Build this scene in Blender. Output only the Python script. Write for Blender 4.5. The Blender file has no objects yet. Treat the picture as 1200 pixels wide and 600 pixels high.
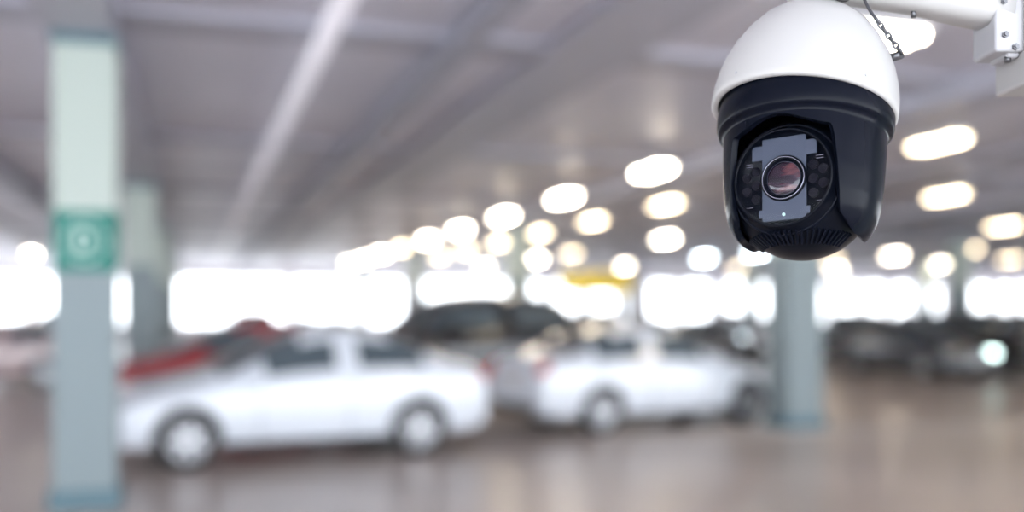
import bpy, bmesh, math, random
from mathutils import Vector, Matrix, Euler
random.seed(7)
sc = bpy.context.scene
COL = sc.collection
TH = math.radians(17.35)

# ------------------------------------------------------------ helpers
def mat(name, col, rough=0.5, metal=0.0, emis=None, estr=0.0, coat=0.0, noise=None, bump=0.0, spec=0.5):
    m = bpy.data.materials.new(name); m.use_nodes = True
    nt = m.node_tree; b = nt.nodes['Principled BSDF']
    b.inputs['Base Color'].default_value = (*col, 1)
    b.inputs['Roughness'].default_value = rough
    b.inputs['Metallic'].default_value = metal
    b.inputs['Coat Weight'].default_value = coat
    b.inputs['Specular IOR Level'].default_value = spec
    if emis:
        b.inputs['Emission Color'].default_value = (*emis, 1)
        b.inputs['Emission Strength'].default_value = estr
    if noise:
        sc_, amt, col2 = noise
        tc = nt.nodes.new('ShaderNodeTexCoord')
        n = nt.nodes.new('ShaderNodeTexNoise'); n.inputs['Scale'].default_value = sc_
        n.inputs['Detail'].default_value = 5
        r = nt.nodes.new('ShaderNodeValToRGB')
        r.color_ramp.elements[0].position = 0.5 - amt; r.color_ramp.elements[1].position = 0.5 + amt
        r.color_ramp.elements[0].color = (*col, 1); r.color_ramp.elements[1].color = (*col2, 1)
        nt.links.new(tc.outputs['Object'], n.inputs['Vector'])
        nt.links.new(n.outputs['Fac'], r.inputs['Fac'])
        nt.links.new(r.outputs['Color'], b.inputs['Base Color'])
        if bump:
            bp = nt.nodes.new('ShaderNodeBump'); bp.inputs['Strength'].default_value = bump
            bp.inputs['Distance'].default_value = 0.01
            nt.links.new(n.outputs['Fac'], bp.inputs['Height'])
            nt.links.new(bp.outputs['Normal'], b.inputs['Normal'])
    return m

def obj_from_bm(name, bm, mats, parent=None, smooth=False, loc=None, rot=None):
    me = bpy.data.meshes.new(name)
    bmesh.ops.recalc_face_normals(bm, faces=bm.faces)
    bm.to_mesh(me); bm.free()
    for m in (mats if isinstance(mats, (list, tuple)) else [mats]): me.materials.append(m)
    if smooth:
        for p in me.polygons: p.use_smooth = True
    o = bpy.data.objects.new(name, me); COL.objects.link(o)
    if parent: o.parent = parent
    if loc: o.location = loc
    if rot: o.rotation_euler = rot
    return o

def empty(name, loc=(0,0,0), rot=(0,0,0), parent=None, scale=1):
    e = bpy.data.objects.new(name, None); COL.objects.link(e)
    e.location = loc; e.rotation_euler = rot; e.scale = (scale,)*3
    e.empty_display_size = 0.1
    if parent: e.parent = parent
    return e

def add_box(bm, c, s, mi=0, rot=None):
    M = Matrix.Translation(c)
    if rot is not None: M = M @ Euler(rot).to_matrix().to_4x4()
    M = M @ Matrix.Diagonal((*s, 1))
    r = bmesh.ops.create_cube(bm, size=1, matrix=M)
    for f in {f for v in r['verts'] for f in v.link_faces}: f.material_index = mi

def add_cyl(bm, a, b, r1, r2=None, seg=24, mi=0, caps=True):
    a = Vector(a); b = Vector(b); d = b - a
    q = d.to_track_quat('Z', 'Y').to_matrix().to_4x4()
    M = Matrix.Translation((a + b) / 2) @ q
    r = bmesh.ops.create_cone(bm, cap_ends=caps, segments=seg, radius1=r1, radius2=r1 if r2 is None else r2, depth=d.length, matrix=M)
    for f in {f for v in r['verts'] for f in v.link_faces}:
        f.material_index = mi; f.smooth = len(f.verts) == 4

def lathe(bm, prof, seg=96, M=None, mi=0, smooth=True):
    rings = []
    for r, z in prof:
        if r < 1e-6:
            rings.append([bm.verts.new((0, 0, z))])
        else:
            rings.append([bm.verts.new((r*math.cos(2*math.pi*i/seg), r*math.sin(2*math.pi*i/seg), z)) for i in range(seg)])
    vs = [v for R in rings for v in R]
    for A, B in zip(rings, rings[1:]):
        for i in range(seg):
            j = (i+1) % seg
            if len(A) == 1 and len(B) == 1: continue
            if len(A) == 1: f = bm.faces.new((A[0], B[i], B[j]))
            elif len(B) == 1: f = bm.faces.new((A[i], A[j], B[0]))
            else: f = bm.faces.new((A[i], A[j], B[j], B[i]))
            f.material_index = mi; f.smooth = smooth
    if M is not None: bmesh.ops.transform(bm, matrix=M, verts=vs)

def bevel(o, w, seg=2, ang=35):
    m = o.modifiers.new('bev', 'BEVEL'); m.width = w; m.segments = seg
    m.limit_method = 'ANGLE'; m.angle_limit = math.radians(ang)

def W(v, u, z=0):
    return Vector((v*math.cos(TH) - u*math.sin(TH), v*math.sin(TH) + u*math.cos(TH), z))

# ------------------------------------------------------------ materials
M_floor = mat('floor_concrete', (0.43,0.365,0.33), 0.28, noise=(0.5,0.22,(0.59,0.515,0.475)))
M_ceil = mat('ceiling_concrete', (0.64,0.635,0.73), 0.42, noise=(0.22,0.18,(0.84,0.825,0.91)))
M_beam = mat('beam_concrete', (0.48,0.48,0.55), 0.45)
M_recess = mat('recess_shade', (0.42,0.43,0.50), 0.5)  # dark tone that paints in the shade of ceiling recesses
M_wall = mat('parapet_concrete', (0.7,0.66,0.67), 0.8)
M_duct = mat('painted_pipe', (0.92,0.88,0.93), 0.35)
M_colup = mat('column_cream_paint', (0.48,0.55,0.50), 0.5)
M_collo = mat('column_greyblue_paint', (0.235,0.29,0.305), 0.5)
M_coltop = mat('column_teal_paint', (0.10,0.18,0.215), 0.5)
M_green = mat('sign_green', (0.0,0.19,0.15), 0.5, spec=0.3)
M_signw = mat('sign_white', (0.55,0.75,0.68), 0.45)
M_yel = mat('sign_yellow', (0.72,0.52,0.01), 0.5)
M_line = mat('line_paint', (0.80,0.75,0.72), 0.5)
M_tube = mat('tube_glow', (1,1,1), 0.5, emis=(1.0,0.87,0.69), estr=24)
M_tubew = mat('tube_glow_warm', (1,0.9,0.7), 0.5, emis=(1.0,0.82,0.56), estr=9)
M_tubec = mat('tube_glow_cool', (1,1,1), 0.5, emis=(0.78,0.92,1.0), estr=26)
M_house = mat('fixture_white', (0.8,0.8,0.8), 0.5)
M_glass = mat('car_glass', (0.09,0.12,0.14), 0.08, spec=1.0, coat=0.6)
M_tyre = mat('tyre_rubber', (0.03,0.03,0.033), 0.8)
M_rim = mat('alloy_rim', (0.58,0.59,0.62), 0.3, metal=0.6)
M_dark = mat('dark_plastic', (0.03,0.03,0.034), 0.5)
M_seam = mat('panel_gap', (0.3,0.31,0.33), 0.5)
M_head = mat('headlamp_lens', (0.75,0.8,0.85), 0.1, metal=0.3)
M_headon = mat('headlamp_lit', (0.9,1,0.97), 0.1, emis=(0.75,1.0,0.95), estr=6)
M_tail = mat('taillamp_red', (0.6,0.02,0.02), 0.2)
M_plate = mat('number_plate', (0.8,0.8,0.78), 0.5)
M_chr = mat('chrome_trim', (0.7,0.7,0.72), 0.15, metal=1)

# ------------------------------------------------------------ building shell (axes rotated TH)
ROT = (0, 0, TH)
U0, U1, V0, V1 = -7.0, 62.0, -16.0, 62.0
HC = 4.25
bm = bmesh.new(); add_box(bm, ((V0+V1)/2, (U0+U1)/2, -0.1), (V1-V0, U1-U0, 0.2))
obj_from_bm('floor', bm, M_floor, rot=ROT)
bm = bmesh.new(); add_box(bm, ((V0+V1)/2, (U0+U1)/2, HC+0.12), (V1-V0, U1-U0, 0.24))
obj_from_bm('ceiling', bm, M_ceil, rot=ROT)
bm = bmesh.new()
for v in (-10.1, -0.9, 8.3, 17.0, 23.6, 32.8, 42, 52):
    add_box(bm, (v, (U0+U1)/2, HC-0.13), (0.55, U1-U0-0.4, 0.26))
for v in (-5.5, 3.7, 12.6, 20.3, 28.2):
    add_box(bm, (v, (U0+U1)/2, HC-0.06), (0.9, U1-U0-0.4, 0.12))
for u in (2.5, 9.5, 16, 22.5, 29, 35.5, 42, 48.5, 55):
    add_box(bm, ((V0+V1)/2, u, HC-0.035), (V1-V0-0.4, 0.55, 0.069))
obj_from_bm('ceiling_beams', bm, M_beam, rot=ROT)
bm = bmesh.new()
for v, s in ((-3.3, 0.45), (2.35, 0.22)):
    add_box(bm, (v, 31, HC-0.15), (s, 58, 0.14))
obj_from_bm('dark_recess_strips', bm, M_recess, rot=ROT)  # added strips; their dark colour stands in for shaded ceiling recesses
def edge(name, c, s_len, along_v, posts, extra=()):
    bm = bmesh.new()
    def bx(off, z, L, h, t=0.25):
        if along_v: add_box(bm, (c[0]+off, c[1], z), (L, t, h))
        else: add_box(bm, (c[0], c[1]+off, z), (t, L, h))
    bx(0, 0.5, s_len, 1.0); bx(0, 3.90, s_len, 0.70, 0.3)
    n = int(s_len/posts)
    for i in range(n+1):
        bx(-s_len/2+0.2+i*(s_len-0.4)/n, 2.3, 0.5, 2.8, 0.24)
    for off, wd in extra: bx(off, 2.3, wd, 2.8, 0.22)
    return obj_from_bm(name, bm, M_wall, rot=ROT)
rr_ = random.Random(3)
ex = [(-1 + k*2.3 + rr_.uniform(-.5,.5), rr_.uniform(.35,.9)) for k in range(17)]
edge('wall_far', ((V0+V1)/2, U1-0.16), V1-V0-0.7, True, 6.5, ex)
edge('wall_left', (V0+0.16, (U0+U1)/2), U1-U0-0.7, False, 7)
edge('wall_right', (V1-0.16, (U0+U1)/2), U1-U0-0.7, False, 3.4)

bm = bmesh.new()
add_cyl(bm, (1.06, 4, 3.93), (1.06, 61, 3.93), 0.085)
for u in range(6, 60, 4): add_box(bm, (1.06, u, 4.05), (0.03, 0.03, 0.3))
obj_from_bm('ceiling_pipe', bm, M_duct, rot=ROT)

bm = bmesh.new()
for row in (13.5, 25, 37, 49):
    for k in range(-4, 16):
        add_box(bm, (k*2.7+0.6, row+6, 0.004), (0.12, 4.6, 0.008))
add_box(bm, (20, 12.2, 0.004), (30, 0.12, 0.008))
obj_from_bm('parking_lines', bm, M_line, rot=ROT)

def column(v, u, s=0.55, sign=False):
    bm = bmesh.new()
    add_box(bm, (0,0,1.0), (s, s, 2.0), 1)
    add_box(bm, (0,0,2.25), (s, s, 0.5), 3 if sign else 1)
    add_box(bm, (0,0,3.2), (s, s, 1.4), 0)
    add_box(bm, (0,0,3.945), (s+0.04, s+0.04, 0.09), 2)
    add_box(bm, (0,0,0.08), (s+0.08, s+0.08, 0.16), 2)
    if sign:
        for k in range(24):
            a = 2*math.pi*k/24
            add_box(bm, (0.17*math.cos(a)*0.95, -s/2-0.006, 2.25+0.17*math.sin(a)), (0.022,0.012,0.046), 4, rot=(0,-a,0))
        add_box(bm, (-0.05,-s/2-0.006,2.25), (0.04,0.012,0.19), 4)
        for k in range(9):
            a = -math.pi/2+math.pi*k/8
            add_box(bm, (-0.03+0.08*math.cos(a), -s/2-0.006, 2.25+0.08*math.sin(a)), (0.035,0.012,0.04), 4, rot=(0,-a,0))
    return obj_from_bm('concrete_column', bm, [M_colup, M_collo, M_coltop, M_green, M_signw], loc=W(v,u), rot=ROT)
column(-0.86, 9.5, 0.49, sign=True)
for u in (19.9, 30.3, 40.7, 51.1): column(-0.9, u)
for u in (12.9, 26, 39, 52): column(8.3, u, 0.56)
for u in (27.2, 40, 53): column(23.6, u)
for u in (22, 40): column(32.8, u)
for u in (24, 40): column(-10.1, u)

def fixture_mesh(name, tube):
    bm = bmesh.new(); L = 0.85
    add_box(bm, (0,0,0.03), (0.34,L,0.05), 0)
    add_box(bm, (-0.17,0,0.0), (0.015,L,0.06), 0); add_box(bm, (0.17,0,0.0), (0.015,L,0.06), 0)
    for x in (-0.085, 0.085): add_cyl(bm, (x,-L/2+0.05,-0.02), (x,L/2-0.05,-0.02), 0.055, mi=1, seg=12)
    for y in (-0.35, 0.35): add_cyl(bm, (0,y,0.05), (0,y,0.32), 0.008, mi=0, seg=6)
    me = bpy.data.meshes.new(name); bm.to_mesh(me); bm.free()
    me.materials.append(M_house); me.materials.append(tube); return me
FX = fixture_mesh('fixture_mesh', M_tube); FXC = fixture_mesh('fixture_mesh_cool', M_tubec); FXW = fixture_mesh('fixture_mesh_warm', M_tubew)
fl = [(5.25, 7.0, 1)]
for v, us, ue in ((7.0, 14.9, 48), (9.45, 11.3, 41), (13.9, 16.4, 50), (20.2, 17.6, 50), (26.6, 22, 48), (33.2, 23, 50), (41, 30, 50)):
    u = us
    while u < ue:
        if not (v in (13.9,) and 19 < u < 23) and not (v > 10 and random.random() < 0.2): fl.append((v, u, 0))
        u += 4.1
fl += [(-6.0, 44, 0), (-6.0, 28, 0), (-6,12,0)]
rf = random.Random(11)
for v, u, o_ in fl:
    me = FX
    if v == 9.45 or rf.random() < 0.2: me = FXW
    if o_: me = FX
    if v == 20.2 and 33 < u < 42: me = FXC
    o = bpy.data.objects.new('fluorescent_ceiling_light', me)
    COL.objects.link(o); o.location = W(v, u, 3.93); o.rotation_euler = (0, 0, TH + (math.pi/2 if o_ else 0))

bm = bmesh.new()
add_box(bm, (0,0,0), (1.5,0.05,0.46), 0); add_box(bm, (0.25,-0.03,0), (0.5,0.01,0.05), 1); add_box(bm, (-0.35,-0.03,0), (0.16,0.01,0.12), 1)
add_cyl(bm, (-0.5,0,0.17), (-0.5,0,1.90), 0.012, mi=1, seg=8); add_cyl(bm, (0.5,0,0.17), (0.5,0,1.90), 0.012, mi=1, seg=8)
obj_from_bm('hanging_direction_sign', bm, [M_yel, M_dark], loc=(1.75,21.5,2.28), rot=(0,0,0.1))

# ------------------------------------------------------------ cars
def car_parts(kind):
    if kind == 'sedan':
        L = 4.42; ax_f = 0.87
        st = [(0.00,.62,.30,.50,.56,.50,0),(0.08,.76,.22,.60,.68,.62,0),(0.35,.83,.19,.72,.80,.66,0),(0.80,.85,.18,.80,.91,.68,0),
          (1.22,.85,.18,.88,.99,.70,0),(1.70,.855,.18,.92,1.25,.64,1),(2.10,.86,.18,.94,1.42,.58,2),(2.55,.86,.18,.95,1.475,.57,3),
          (2.68,.86,.18,.955,1.475,.57,2),(3.20,.86,.18,.97,1.43,.57,4),(3.55,.855,.18,.98,1.29,.60,5),(3.92,.85,.19,.99,1.09,.66,0),
          (4.25,.81,.22,.96,1.06,.64,0),(4.38,.76,.27,.88,.98,.60,0),(4.42,.68,.32,.70,.76,.52,0)]
        side_glass = {5:True,6:True,8:True,9:True}
        top_glass = {4,5,9,10}
    else:
        L = 4.5; ax_f = 0.9
        st = [(0.00,.66,.34,.60,.70,.54,0),(0.08,.80,.26,.76,.86,.66,0),(0.35,.87,.23,.90,.99,.70,0),(0.80,.89,.22,.97,1.07,.72,0),
          (1.15,.90,.22,1.02,1.13,.74,0),(1.55,.90,.22,1.05,1.42,.68,1),(1.90,.90,.22,1.06,1.66,.62,2),(2.5,.90,.22,1.07,1.73,.62,3),
          (2.63,.90,.22,1.075,1.73,.62,2),(3.3,.90,.22,1.08,1.71,.62,4),(3.9,.89,.22,1.09,1.66,.62,5),(4.22,.88,.23,1.08,1.38,.66,0),
          (4.38,.86,.26,1.02,1.12,.68,0),(4.46,.80,.32,.85,.92,.62,0),(4.5,.72,.38,.70,.76,.55,0)]
        side_glass = {5:True,6:True,8:True,9:True}
        top_glass = {4,5,10}
    bm = bmesh.new(); rings = []
    for x, w, zb, be, tp, wt, tg in st:
        X = L/2 - x
        half = [(0,zb),(w*.80,zb),(w*.97,zb+.08),(w,zb+(be-zb)*.5),(w*.985,be-.06),(w*.955,be),(wt+.02,tp-.055),(wt*.86,tp-.008),(wt*.45,tp+.012),(0,tp+.016)]
        ring = [bm.verts.new((X, y, z)) for y, z in half] + [bm.verts.new((X, -y, z)) for y, z in reversed(half[1:-1])]
        rings.append(ring)
    n = len(rings[0])
    for i, (A, B) in enumerate(zip(rings, rings[1:])):
        for j in range(n):
            k = (j+1) % n
            f = bm.faces.new((A[j], A[k], B[k], B[j])); f.smooth = True
            jj = j if j < 9 else n-1-j
            if jj == 5 and side_glass.get(i, False): f.material_index = 1
            if jj >= 6 and i in top_glass: f.material_index = 1
            if jj <= 0: f.material_index = 2
    bm.faces.new(rings[0]); bm.faces.new(list(reversed(rings[-1])))
    bmesh.ops.recalc_face_normals(bm, faces=bm.faces)
    me = bpy.data.meshes.new('b'); bm.to_mesh(me); bm.free()
    for m in (M_glass, M_glass, M_dark): me.materials.append(m)
    ob = bpy.data.objects.new('tmpbody', me); COL.objects.link(ob)
    s = ob.modifiers.new('s', 'SUBSURF'); s.levels = 2; s.render_levels = 2
    cb = bmesh.new()
    r = 0.31 if kind == 'sedan' else 0.35
    xf = L/2 - ax_f; xr = xf - 2.6
    for X in (xf, xr):
        for sg in (-1, 1): add_cyl(cb, (X, sg*1.1, r), (X, sg*0.6, r), r+0.055, seg=36, mi=2)
    cme = bpy.data.meshes.new('c'); cb.to_mesh(cme); cb.free()
    for m in (M_glass, M_glass, M_dark): cme.materials.append(m)
    co = bpy.data.objects.new('tmpcut', cme); COL.objects.link(co)
    b = ob.modifiers.new('b', 'BOOLEAN'); b.object = co; b.operation = 'DIFFERENCE'; b.solver = 'EXACT'
    dg = bpy.context.evaluated_depsgraph_get(); dg.update()
    body = bpy.data.meshes.new_from_object(ob.evaluated_get(dg))
    bpy.data.objects.remove(ob); bpy.data.objects.remove(co)
    bm = bmesh.new()
    for X in (xf, xr):
        for sg in (-1, 1):
            M = Matrix.Translation((X, sg*0.735, r)) @ Matrix.Rotation(-sg*math.pi/2, 4, 'X')
            lathe(bm, [(r*.62,-.1),(r*.9,-.1),(r,-.07),(r,.07),(r*.93,.1),(r*.68,.1),(r*.66,.085)], 36, M, 0)
            lathe(bm, [(r*.69,.10),(r*.64,.095),(r*.60,.04),(0,.03)], 36, M, 2)
            lathe(bm, [(r*.70,.098),(r*.66,.108),(r*.61,.09)], 36, M, 1)
            lathe(bm, [(r*.18,.05),(r*.18,.09),(0,.10)], 20, M, 1)
            for k in range(7):
                a = 2*math.pi*k/7
                T = M @ Matrix.Rotation(a, 4, 'Z') @ Matrix.Translation((r*.38,0,.078)) @ Matrix.Diagonal((r*.56,r*.17,.03,1))
                rr = bmesh.ops.create_cube(bm, size=1, matrix=T)
                for f in {f for v in rr['verts'] for f in v.link_faces}: f.material_index = 1
    wm = bpy.data.meshes.new('wheels'); bmesh.ops.recalc_face_normals(bm, faces=bm.faces); bm.to_mesh(wm); bm.free()
    for m in (M_tyre, M_rim, M_dark): wm.materials.append(m)
    bm = bmesh.new()
    h = 0.0 if kind == 'sedan' else 0.15
    E = L/2
    def ell(c, s, mi):
        rr = bmesh.ops.create_uvsphere(bm, u_segments=16, v_segments=10, radius=1, matrix=Matrix.Translation(c) @ Matrix.Diagonal((*s,1)))
        for f in {f for v in rr['verts'] for f in v.link_faces}: f.material_index = mi; f.smooth = True
    for sg in (-1, 1):
        ell((E-.20, sg*.64, .66+h), (.20,.15,.075), 1 if sg > 0 else 7)
        ell((E-.08, sg*.60, .36+h), (.06,.07,.045), 7)
        ell((-E+.13, sg*.66, .87+h*1.1), (.13,.11,.11), 2)
        ell((E-1.58, sg*.94, 1.0+h), (.09,.11,.065), 0)
        add_box(bm, (E-1.56, sg*.86, .96+h), (.05,.12,.04), 3)
        for hx in (2.45, 3.3): add_box(bm, (E-hx, sg*.862, .84+h), (.17,.03,.03), 5)
        for hx in (1.62, 2.62, 3.45): add_box(bm, (E-hx, sg*(.853 if kind=='sedan' else .893), .58+h), (.008,.012,.58), 6)
        add_box(bm, (0, sg*(.845 if kind=='sedan' else .885), .23), (2.0-.1,.03,.06), 3)
    add_box(bm, (E-.07, 0, .60+h), (.08,.74,.11), 3); add_box(bm, (E-.03, 0, .62+h), (.04,.5,.02), 5)
    add_box(bm, (E-.03, 0, .33+h), (.06,1.0,.12), 3); add_box(bm, (E+.01, 0, .46+h), (.02,.34,.11), 4)
    add_box(bm, (-E+.02, 0, .72+h), (.05,.34,.11), 4); add_box(bm, (-E+.02, 0, .36+h), (.06,1.1,.1), 3)
    add_box(bm, (-E+.03, 0, .82+h), (.05,.6,.025), 5)
    dm = bpy.data.meshes.new('details'); bmesh.ops.recalc_face_normals(bm, faces=bm.faces); bm.to_mesh(dm); bm.free()
    for m in (M_glass, M_head, M_tail, M_dark, M_plate, M_chr, M_seam, M_head): dm.materials.append(m)
    return body, wm, dm
PARTS = {k: car_parts(k) for k in ('sedan', 'suv')}
paints = {}
def car(name, kind, col, x, y, head, rough=0.22, sz=1.0, lit=False):
    key = tuple(col)
    if key not in paints: paints[key] = mat('car_paint', col, rough, coat=0.8)
    p = paints[key]; b, w, d = PARTS[kind]
    e = empty(name, (x, y, 0), (0, 0, math.radians(head))); e.scale = (sz,)*3
    for nm, me, pr in (('body', b, 1), ('wheels', w, 0), ('lamps_and_trim', d, 1)):
        m2 = me.copy() if pr else me
        if pr: m2.materials[0] = p
        if lit and nm[0] == 'l': m2.materials[1] = M_headon
        o = bpy.data.objects.new(nm, m2); COL.objects.link(o); o.parent = e
    return e
WHITE = (0.82,0.87,0.94)
car('white_sedan', 'sedan', WHITE, -2.56, 12.02, 207)
car('white_sedan', 'sedan', WHITE, 1.92, 15.2, 30)
car('red_car', 'sedan', (0.38,0.04,0.05), -4.55, 16.6, 207, sz=1.04)
car('black_suv', 'suv', (0.012,0.014,0.02), -0.95, 18.7, 222, sz=1.16)
cols = [(0.02,0.025,0.04),(0.05,0.055,0.07),(0.3,0.31,0.34),(0.03,0.03,0.035),(0.75,0.76,0.8),(0.12,0.13,0.16),(0.02,0.02,0.025)]
def wcar(v, u, kind, c, flip=False, lit=False):
    p = W(v, u); nm = {0:'parked_sedan',1:'parked_suv'}[kind=='suv']
    car(nm, kind, c, p.x, p.y, 287.35 + (180 if flip else 0), lit=lit)
for i, v in enumerate((15.3, 20.9, 25.8, 28.5, 31.2)):
    wcar(v, 28.4 + 0.3*(i % 2), 'suv' if i in (3,) else 'sedan', [cols[0],cols[1],cols[3],cols[5],cols[6]][i])
wcar(17.8, 22.2, 'sedan', cols[0], lit=True); wcar(20.5,22.4,'suv',cols[3])
for i, v in enumerate((-14,-7.8,-4.9,2.0,4.8,11.4,14.2,17.2,20,26.6,29.5,36)):
    wcar(v, 36+0.4*(i % 3), 'sedan' if i % 3 else 'suv', cols[(i*3+1) % 7], i % 2 == 0)
for i, v in enumerate((-13,-9.0,-5.5,2.0,4.9,12.4,15.4,19.2,27,30,37,40)):
    wcar(v, 48+0.4*(i % 3), 'sedan' if (i+1) % 3 else 'suv', cols[(i*2) % 7], i % 2 == 0)
car('parked_sedan', 'sedan', (0.6,0.46,0.46), -11.6, 22.5, 200)

# ------------------------------------------------------------ security camera
S = 1/952
M_white = mat('housing_white', (0.46,0.452,0.445), 0.35, coat=0.12)
M_blk = mat('shroud_black', (0.003,0.0042,0.009), 0.26, spec=0.09)
M_blk2 = mat('head_black', (0.0025,0.0035,0.007), 0.28, spec=0.09)
M_lensp = mat('lens_plate_grey', (0.06,0.073,0.105), 0.4, metal=0.2)
M_led = mat('ir_led', (0.004,0.004,0.008), 0.1, spec=0.2)
M_ledr = mat('led_ring', (0.005,0.005,0.009), 0.35, metal=0.5)
M_ring = mat('lens_bezel', (0.26,0.26,0.30), 0.25, metal=0.9)
M_steel = mat('steel_hardware', (0.14,0.14,0.15), 0.35, metal=0.9)
M_cable = mat('black_cable', (0.015,0.015,0.015), 0.5)
M_grey = mat('bracket_grey', (0.43,0.43,0.45), 0.4)
M_lens = mat('lens_coating_reflections', (0.02,0.01,0.015), 0.06, coat=0.25)  # reddish-purple reflections on the coated lens, painted into its base colour below
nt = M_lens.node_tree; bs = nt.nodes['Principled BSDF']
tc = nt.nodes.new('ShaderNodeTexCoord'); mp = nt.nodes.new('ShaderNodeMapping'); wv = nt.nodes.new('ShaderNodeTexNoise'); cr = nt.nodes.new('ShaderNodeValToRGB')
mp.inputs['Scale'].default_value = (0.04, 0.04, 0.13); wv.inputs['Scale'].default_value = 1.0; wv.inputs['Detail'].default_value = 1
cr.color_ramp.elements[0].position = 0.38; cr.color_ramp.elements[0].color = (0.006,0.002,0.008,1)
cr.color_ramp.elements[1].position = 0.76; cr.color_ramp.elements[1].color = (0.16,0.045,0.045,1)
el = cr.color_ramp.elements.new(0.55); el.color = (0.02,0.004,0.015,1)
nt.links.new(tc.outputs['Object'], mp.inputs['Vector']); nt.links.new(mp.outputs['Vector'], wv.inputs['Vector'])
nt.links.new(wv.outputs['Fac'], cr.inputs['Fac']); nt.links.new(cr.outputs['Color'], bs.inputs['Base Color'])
M_cov = bpy.data.materials.new('clear_cover'); M_cov.use_nodes = True
nt = M_cov.node_tree; nt.nodes.clear()
out = nt.nodes.new('ShaderNodeOutputMaterial'); mx = nt.nodes.new('ShaderNodeMixShader'); tr = nt.nodes.new('ShaderNodeBsdfTransparent')
gl = nt.nodes.new('ShaderNodeBsdfGlossy'); gl.inputs['Roughness'].default_value = 0.02; fr = nt.nodes.new('ShaderNodeFresnel'); fr.inputs['IOR'].default_value = 1.15
tr.inputs['Color'].default_value = (0.93,0.94,0.97,1)
nt.links.new(fr.outputs[0], mx.inputs[0]); nt.links.new(tr.outputs[0], mx.inputs[1]); nt.links.new(gl.outputs[0], mx.inputs[2]); nt.links.new(mx.outputs[0], out.inputs[0])

DOME = Vector((0.358, 1.26, 1.897))
root = empty('security_camera', DOME, (0,0,0), scale=S)
tilt = empty('dome_unit', (0,0,0), (math.radians(-13), math.radians(11), 0), root)
bm = bmesh.new()
lathe(bm, [(98,-6),(103,-7),(105.5,-4),(106,2),(105.5,14),(103,32),(98,50),(90,70),(79,89),(66,106),(52,118),(41,124),(35,127),(33,131),(33,142),(36,144),(36,175),(0,175)])
lathe(bm, [(98,-6),(97,14),(80,40),(0,60)])
obj_from_bm('white_housing', bm, M_white, tilt, True)
bm = bmesh.new()
for a in (-62, 20, 110, 215):
    t = math.radians(a); add_cyl(bm, (104*math.sin(t), -104*math.cos(t), 6), (107*math.sin(t), -107*math.cos(t), 6), 1.6, seg=12)
obj_from_bm('rim_screws', bm, M_grey, tilt)
low = empty('pan_unit', (2,0,-1), (math.radians(-13), math.radians(5.5), 0), root)
yoke = empty('yoke', (0,0,0), (0,0,math.radians(-36)), low)
def interp(tab, z):
    for (z0, r0), (z1, r1) in zip(tab, tab[1:]):
        if z <= z0 and z >= z1: return r0 + (r1-r0)*(z0-z)/(z0-z1)
    return tab[-1][1] if z < tab[-1][0] else tab[0][1]
RT = [(10,96),(-4,99),(-14,100),(-26,99.5),(-31,98),(-34,93.5),(-38,91.5),(-60,91),(-95,89),(-122,86),(-138,82),(-150,76),(-158,70),(-164,61)]
def zlow(a):
    sst = lambda t: max(0, min(1, t))**2*(3-2*max(0, min(1, t)))
    base = -40 - 12*sst(a/36)
    z = base + (-146-base)*sst((a-37)/14)
    if a > 51: z = -146 - 14*math.sin(min(1, (a-51)/27)*math.pi/2)
    return z
bm = bmesh.new(); seg = 288; G = []
for i in range(seg):
    ph = 360*i/seg; a = min(ph % 180, 180 - ph % 180); zl = zlow(a); c = []
    zs = [10,4,-4,-9,-14,-20,-26,-29,-31,-32.5,-34,-36,-38] + [-38+(zl+38)*(r/30) for r in range(1, 31)]
    for z in zs:
        R = interp(RT, z); t = math.radians(ph)
        c.append(bm.verts.new((R*math.sin(t), -R*math.cos(t), z)))
    G.append(c)
for i in range(seg):
    A, B = G[i], G[(i+1) % seg]
    for r in range(len(A)-1):
        f = bm.faces.new((A[r], B[r], B[r+1], A[r+1])); f.smooth = True
o = obj_from_bm('yoke_shroud', bm, M_blk, yoke, True)
s = o.modifiers.new('sol', 'SOLIDIFY'); s.thickness = 7.5; s.offset = -1; s.use_rim = True
bevel(o, 2.0, 3, 50)
bm = bmesh.new(); lathe(bm, [(90,0),(90,-4),(0,-4)], 64); obj_from_bm('bearing_plate', bm, M_blk2, yoke, True)
head = empty('lens_head', (0,0,-97), (math.radians(6), 0, 0), yoke)
bm = bmesh.new()
MR = Matrix.Rotation(math.pi/2, 4, 'X')
prof = []
for k in range(0, 60):
    t = math.pi*k/59
    d = -81*math.cos(t); r = 81*math.sin(t)
    if d < 59: prof.append((max(r, 0), d))
prof[0] = (0, -81)
prof += [(56.5,59.5),(56,63.5),(54.5,65),(53,63.5),(52.5,56),(0,56)]
lathe(bm, prof, 96, MR)
obj_from_bm('head_shell', bm, M_blk2, head, True)
bm = bmesh.new(); lathe(bm, [(64,49.5),(63.5,52.5),(62,53.3),(60.5,52.5),(60.5,49.5)], 96, MR); obj_from_bm('head_trim_ring', bm, M_blk, head, True)
bm = bmesh.new()
add_box(bm, (0,-57.5,0), (50,3,95)); add_box(bm, (0,-57.4,32), (74,3,17)); add_box(bm, (0,-57.4,-38), (58,3,9))
o = obj_from_bm('lens_plate', bm, M_lensp, head); bevel(o, 0.8)
bm = bmesh.new(); add_cyl(bm, (0,-58,-41), (0,-60,-41), 1.8, seg=16); obj_from_bm('status_led', bm, M_signw, head)
bm = bmesh.new()
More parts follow.
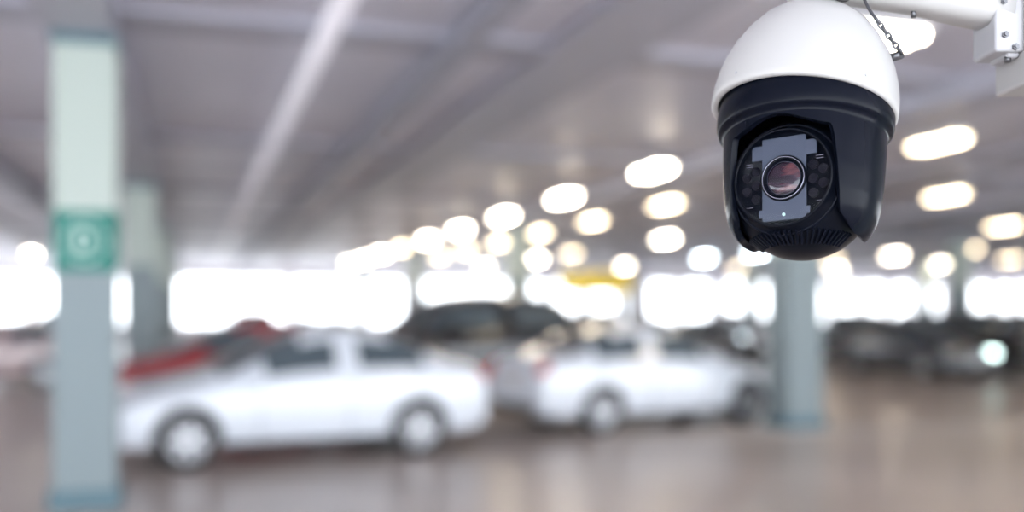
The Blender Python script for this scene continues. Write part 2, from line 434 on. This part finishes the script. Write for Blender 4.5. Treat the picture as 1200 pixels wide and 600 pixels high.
for sx in (-1, 1):
    for ix, zs in ((0,(-20,-4,12)), (1,(-10,6))):
        for z in zs:
            x = sx*(32.5+ix*11)
            add_cyl(bm, (x,-56,z), (x,-58.2,z), 5.4, seg=20, mi=1); add_cyl(bm, (x,-58.1,z), (x,-58.7,z), 5.0, seg=20, mi=0)
    for z in (21, 18, -29):
        add_box(bm, (sx*40, -57, z), (8,1.5,0.7), 2)
obj_from_bm('ir_led_array', bm, [M_led, M_ledr, M_ring], head)
bm = bmesh.new()
lathe(bm, [(26,57),(26,60.5),(24.5,62),(21.5,62),(20.5,60),(17,57.5)], 64, MR, 0)
obj_from_bm('lens_barrel', bm, M_blk2, head, True)
bm = bmesh.new(); lathe(bm, [(24.4,61.8),(23.8,62.5),(23.2,61.9)], 64, MR); obj_from_bm('lens_ring', bm, M_ring, head, True)
bm = bmesh.new(); lathe(bm, [(20.5,58),(18,59.4),(13,60.6),(7,61.3),(0,61.6)], 64, MR); obj_from_bm('front_lens', bm, M_lens, head, True)
bm = bmesh.new(); lathe(bm, [(53.5,63.9),(45,65.4),(32,66.8),(16,67.7),(0,68)], 96, MR); obj_from_bm('clear_cover', bm, M_cov, head, True)
bm = bmesh.new()
for k in range(-12, 14):
    az = math.radians(k*6.2)
    e_ = math.radians(-52); q = Euler((0,0,az)).to_matrix().to_4x4() @ Euler((-e_,0,0)).to_matrix().to_4x4()
    T = q @ Matrix.Translation((0,-81,0)) @ Matrix.Diagonal((2.6,6,20,1))
    bmesh.ops.create_cube(bm, size=1, matrix=T)
o = obj_from_bm('chin_vents', bm, M_blk, head); bevel(o, 0.6)
bm = bmesh.new()
add_cyl(bm, (22,30,118), (22,22,230), 31, 30, 40)
obj_from_bm('neck', bm, M_white, root)
bm = bmesh.new()
pts = [(5,0,158,26),(60,0,156,28),(130,0,150,32),(190,0,143,38),(238,0,138,42)]
prev = None
for x, y, z, h in pts:
    ring = []
    for k in range(32):
        a = 2*math.pi*k/32; ca, sa = math.cos(a), math.sin(a)
        ring.append(bm.verts.new((x, y+8 + (abs(ca)**0.6)*math.copysign(1,ca)*h*0.8, z+ (abs(sa)**0.6)*math.copysign(1,sa)*h)))
    if prev:
        for k in range(32): f = bm.faces.new((prev[k], prev[(k+1)%32], ring[(k+1)%32], ring[k])); f.smooth = True
    else: bm.faces.new(ring)
    prev = ring
bm.faces.new(list(reversed(prev)))
obj_from_bm('bracket_arm', bm, M_white, root)
bm = bmesh.new()
add_box(bm, (232,8,140), (34,60,150)); add_box(bm, (240,8,72), (16,44,24))
o = obj_from_bm('bracket_box', bm, M_grey, root); bevel(o, 4, 3)
bm = bmesh.new()
add_box(bm, (304,8,122), (112,84,190))
o = obj_from_bm('mounting_plate', bm, M_white, root); bevel(o, 4, 3)
bm = bmesh.new()
for (x, z) in ((224,122),(226,84),(238,70)):
    add_cyl(bm, (x,-25,z), (x,-19,z), 4, seg=6); add_cyl(bm, (x,-27,z), (x,-24,z), 2.2, seg=12)
add_cyl(bm, (131,4,122), (131,4,111), 3, seg=12); add_cyl(bm, (236,-8,62), (236,-8,56), 4, seg=12)
obj_from_bm('bracket_bolts', bm, M_steel, root)
def curve(name, pts, r, m, parent):
    cu = bpy.data.curves.new(name, 'CURVE'); cu.dimensions = '3D'; cu.bevel_depth = r; cu.bevel_resolution = 3
    sp = cu.splines.new('NURBS'); sp.points.add(len(pts)-1)
    for p, q in zip(sp.points, pts): p.co = (*q, 1)
    sp.use_endpoint_u = True; sp.order_u = 3
    cu.materials.append(m); o = bpy.data.objects.new(name, cu); COL.objects.link(o); o.parent = parent; return o
bm = bmesh.new()
P0 = Vector((74,-36,96)); P1 = Vector((99,-38,62)); n = 7
for k in range(n):
    p = P0.lerp(P1, k/(n-1)); d = (P1-P0).normalized()
    seg_, ms = 16, 8
    T = Matrix.Translation(p) @ d.to_track_quat('X','Z').to_matrix().to_4x4() @ Matrix.Rotation(math.pi/2*(k%2), 4, 'X')
    vs = [[bm.verts.new(T @ Vector(((3.6+1.6*math.cos(2*math.pi*j/ms))*math.cos(2*math.pi*i/seg_)*1.3, (2.6+1.6*math.cos(2*math.pi*j/ms))*math.sin(2*math.pi*i/seg_), 1.6*math.sin(2*math.pi*j/ms)))) for j in range(ms)] for i in range(seg_)]
    for i in range(seg_):
        for j in range(ms): f = bm.faces.new((vs[i][j], vs[(i+1)%seg_][j], vs[(i+1)%seg_][(j+1)%ms], vs[i][(j+1)%ms])); f.smooth = True
add_cyl(bm, (102,-36,58), (90,-20,56), 5, seg=14)
obj_from_bm('safety_chain', bm, M_steel, root)
curve('chain_cable', [(74,-36,96),(70,-30,106),(64,-24,122),(62,-14,140)], 1.8, M_steel, root)
curve('signal_cable', [(-4,-14,134),(12,-38,126),(32,-36,125),(48,-28,132),(56,-16,146)], 3.0, M_cable, root)
curve('power_cable', [(8,-14,140),(26,-34,122),(44,-32,119),(56,-20,138)], 2.2, M_cable, root)

bm = bmesh.new(); xl = DOME.x + 358*S
add_box(bm, (xl+0.11, DOME.y+0.01, HC/2-0.05), (0.22,0.2,HC-0.1)); add_box(bm, (xl+0.11, DOME.y+0.01, 0.06), (0.28,0.28,0.12))
o = obj_from_bm('support_post', bm, M_colup); bevel(o, 0.01)

# ------------------------------------------------------------ world
w = bpy.data.worlds.new('World'); sc.world = w; w.use_nodes = True
bg = w.node_tree.nodes['Background']; bg.inputs[0].default_value = (0.88,0.94,1.0,1); bg.inputs[1].default_value = 3.6

cd = bpy.data.cameras.new('cam'); cam = bpy.data.objects.new('camera', cd); COL.objects.link(cam)
cam.location = (0,0,1.65); cam.rotation_euler = (math.pi/2,0,0)
cd.sensor_width = 36; cd.lens = 36; cd.shift_y = 0.055; cd.clip_start = 0.05; cd.clip_end = 500
cd.dof.use_dof = True; cd.dof.focus_distance = 1.19; cd.dof.aperture_fstop = 1.18
sc.camera = cam
sc.view_settings.view_transform = 'Standard'
sc.view_settings.exposure = 1.0
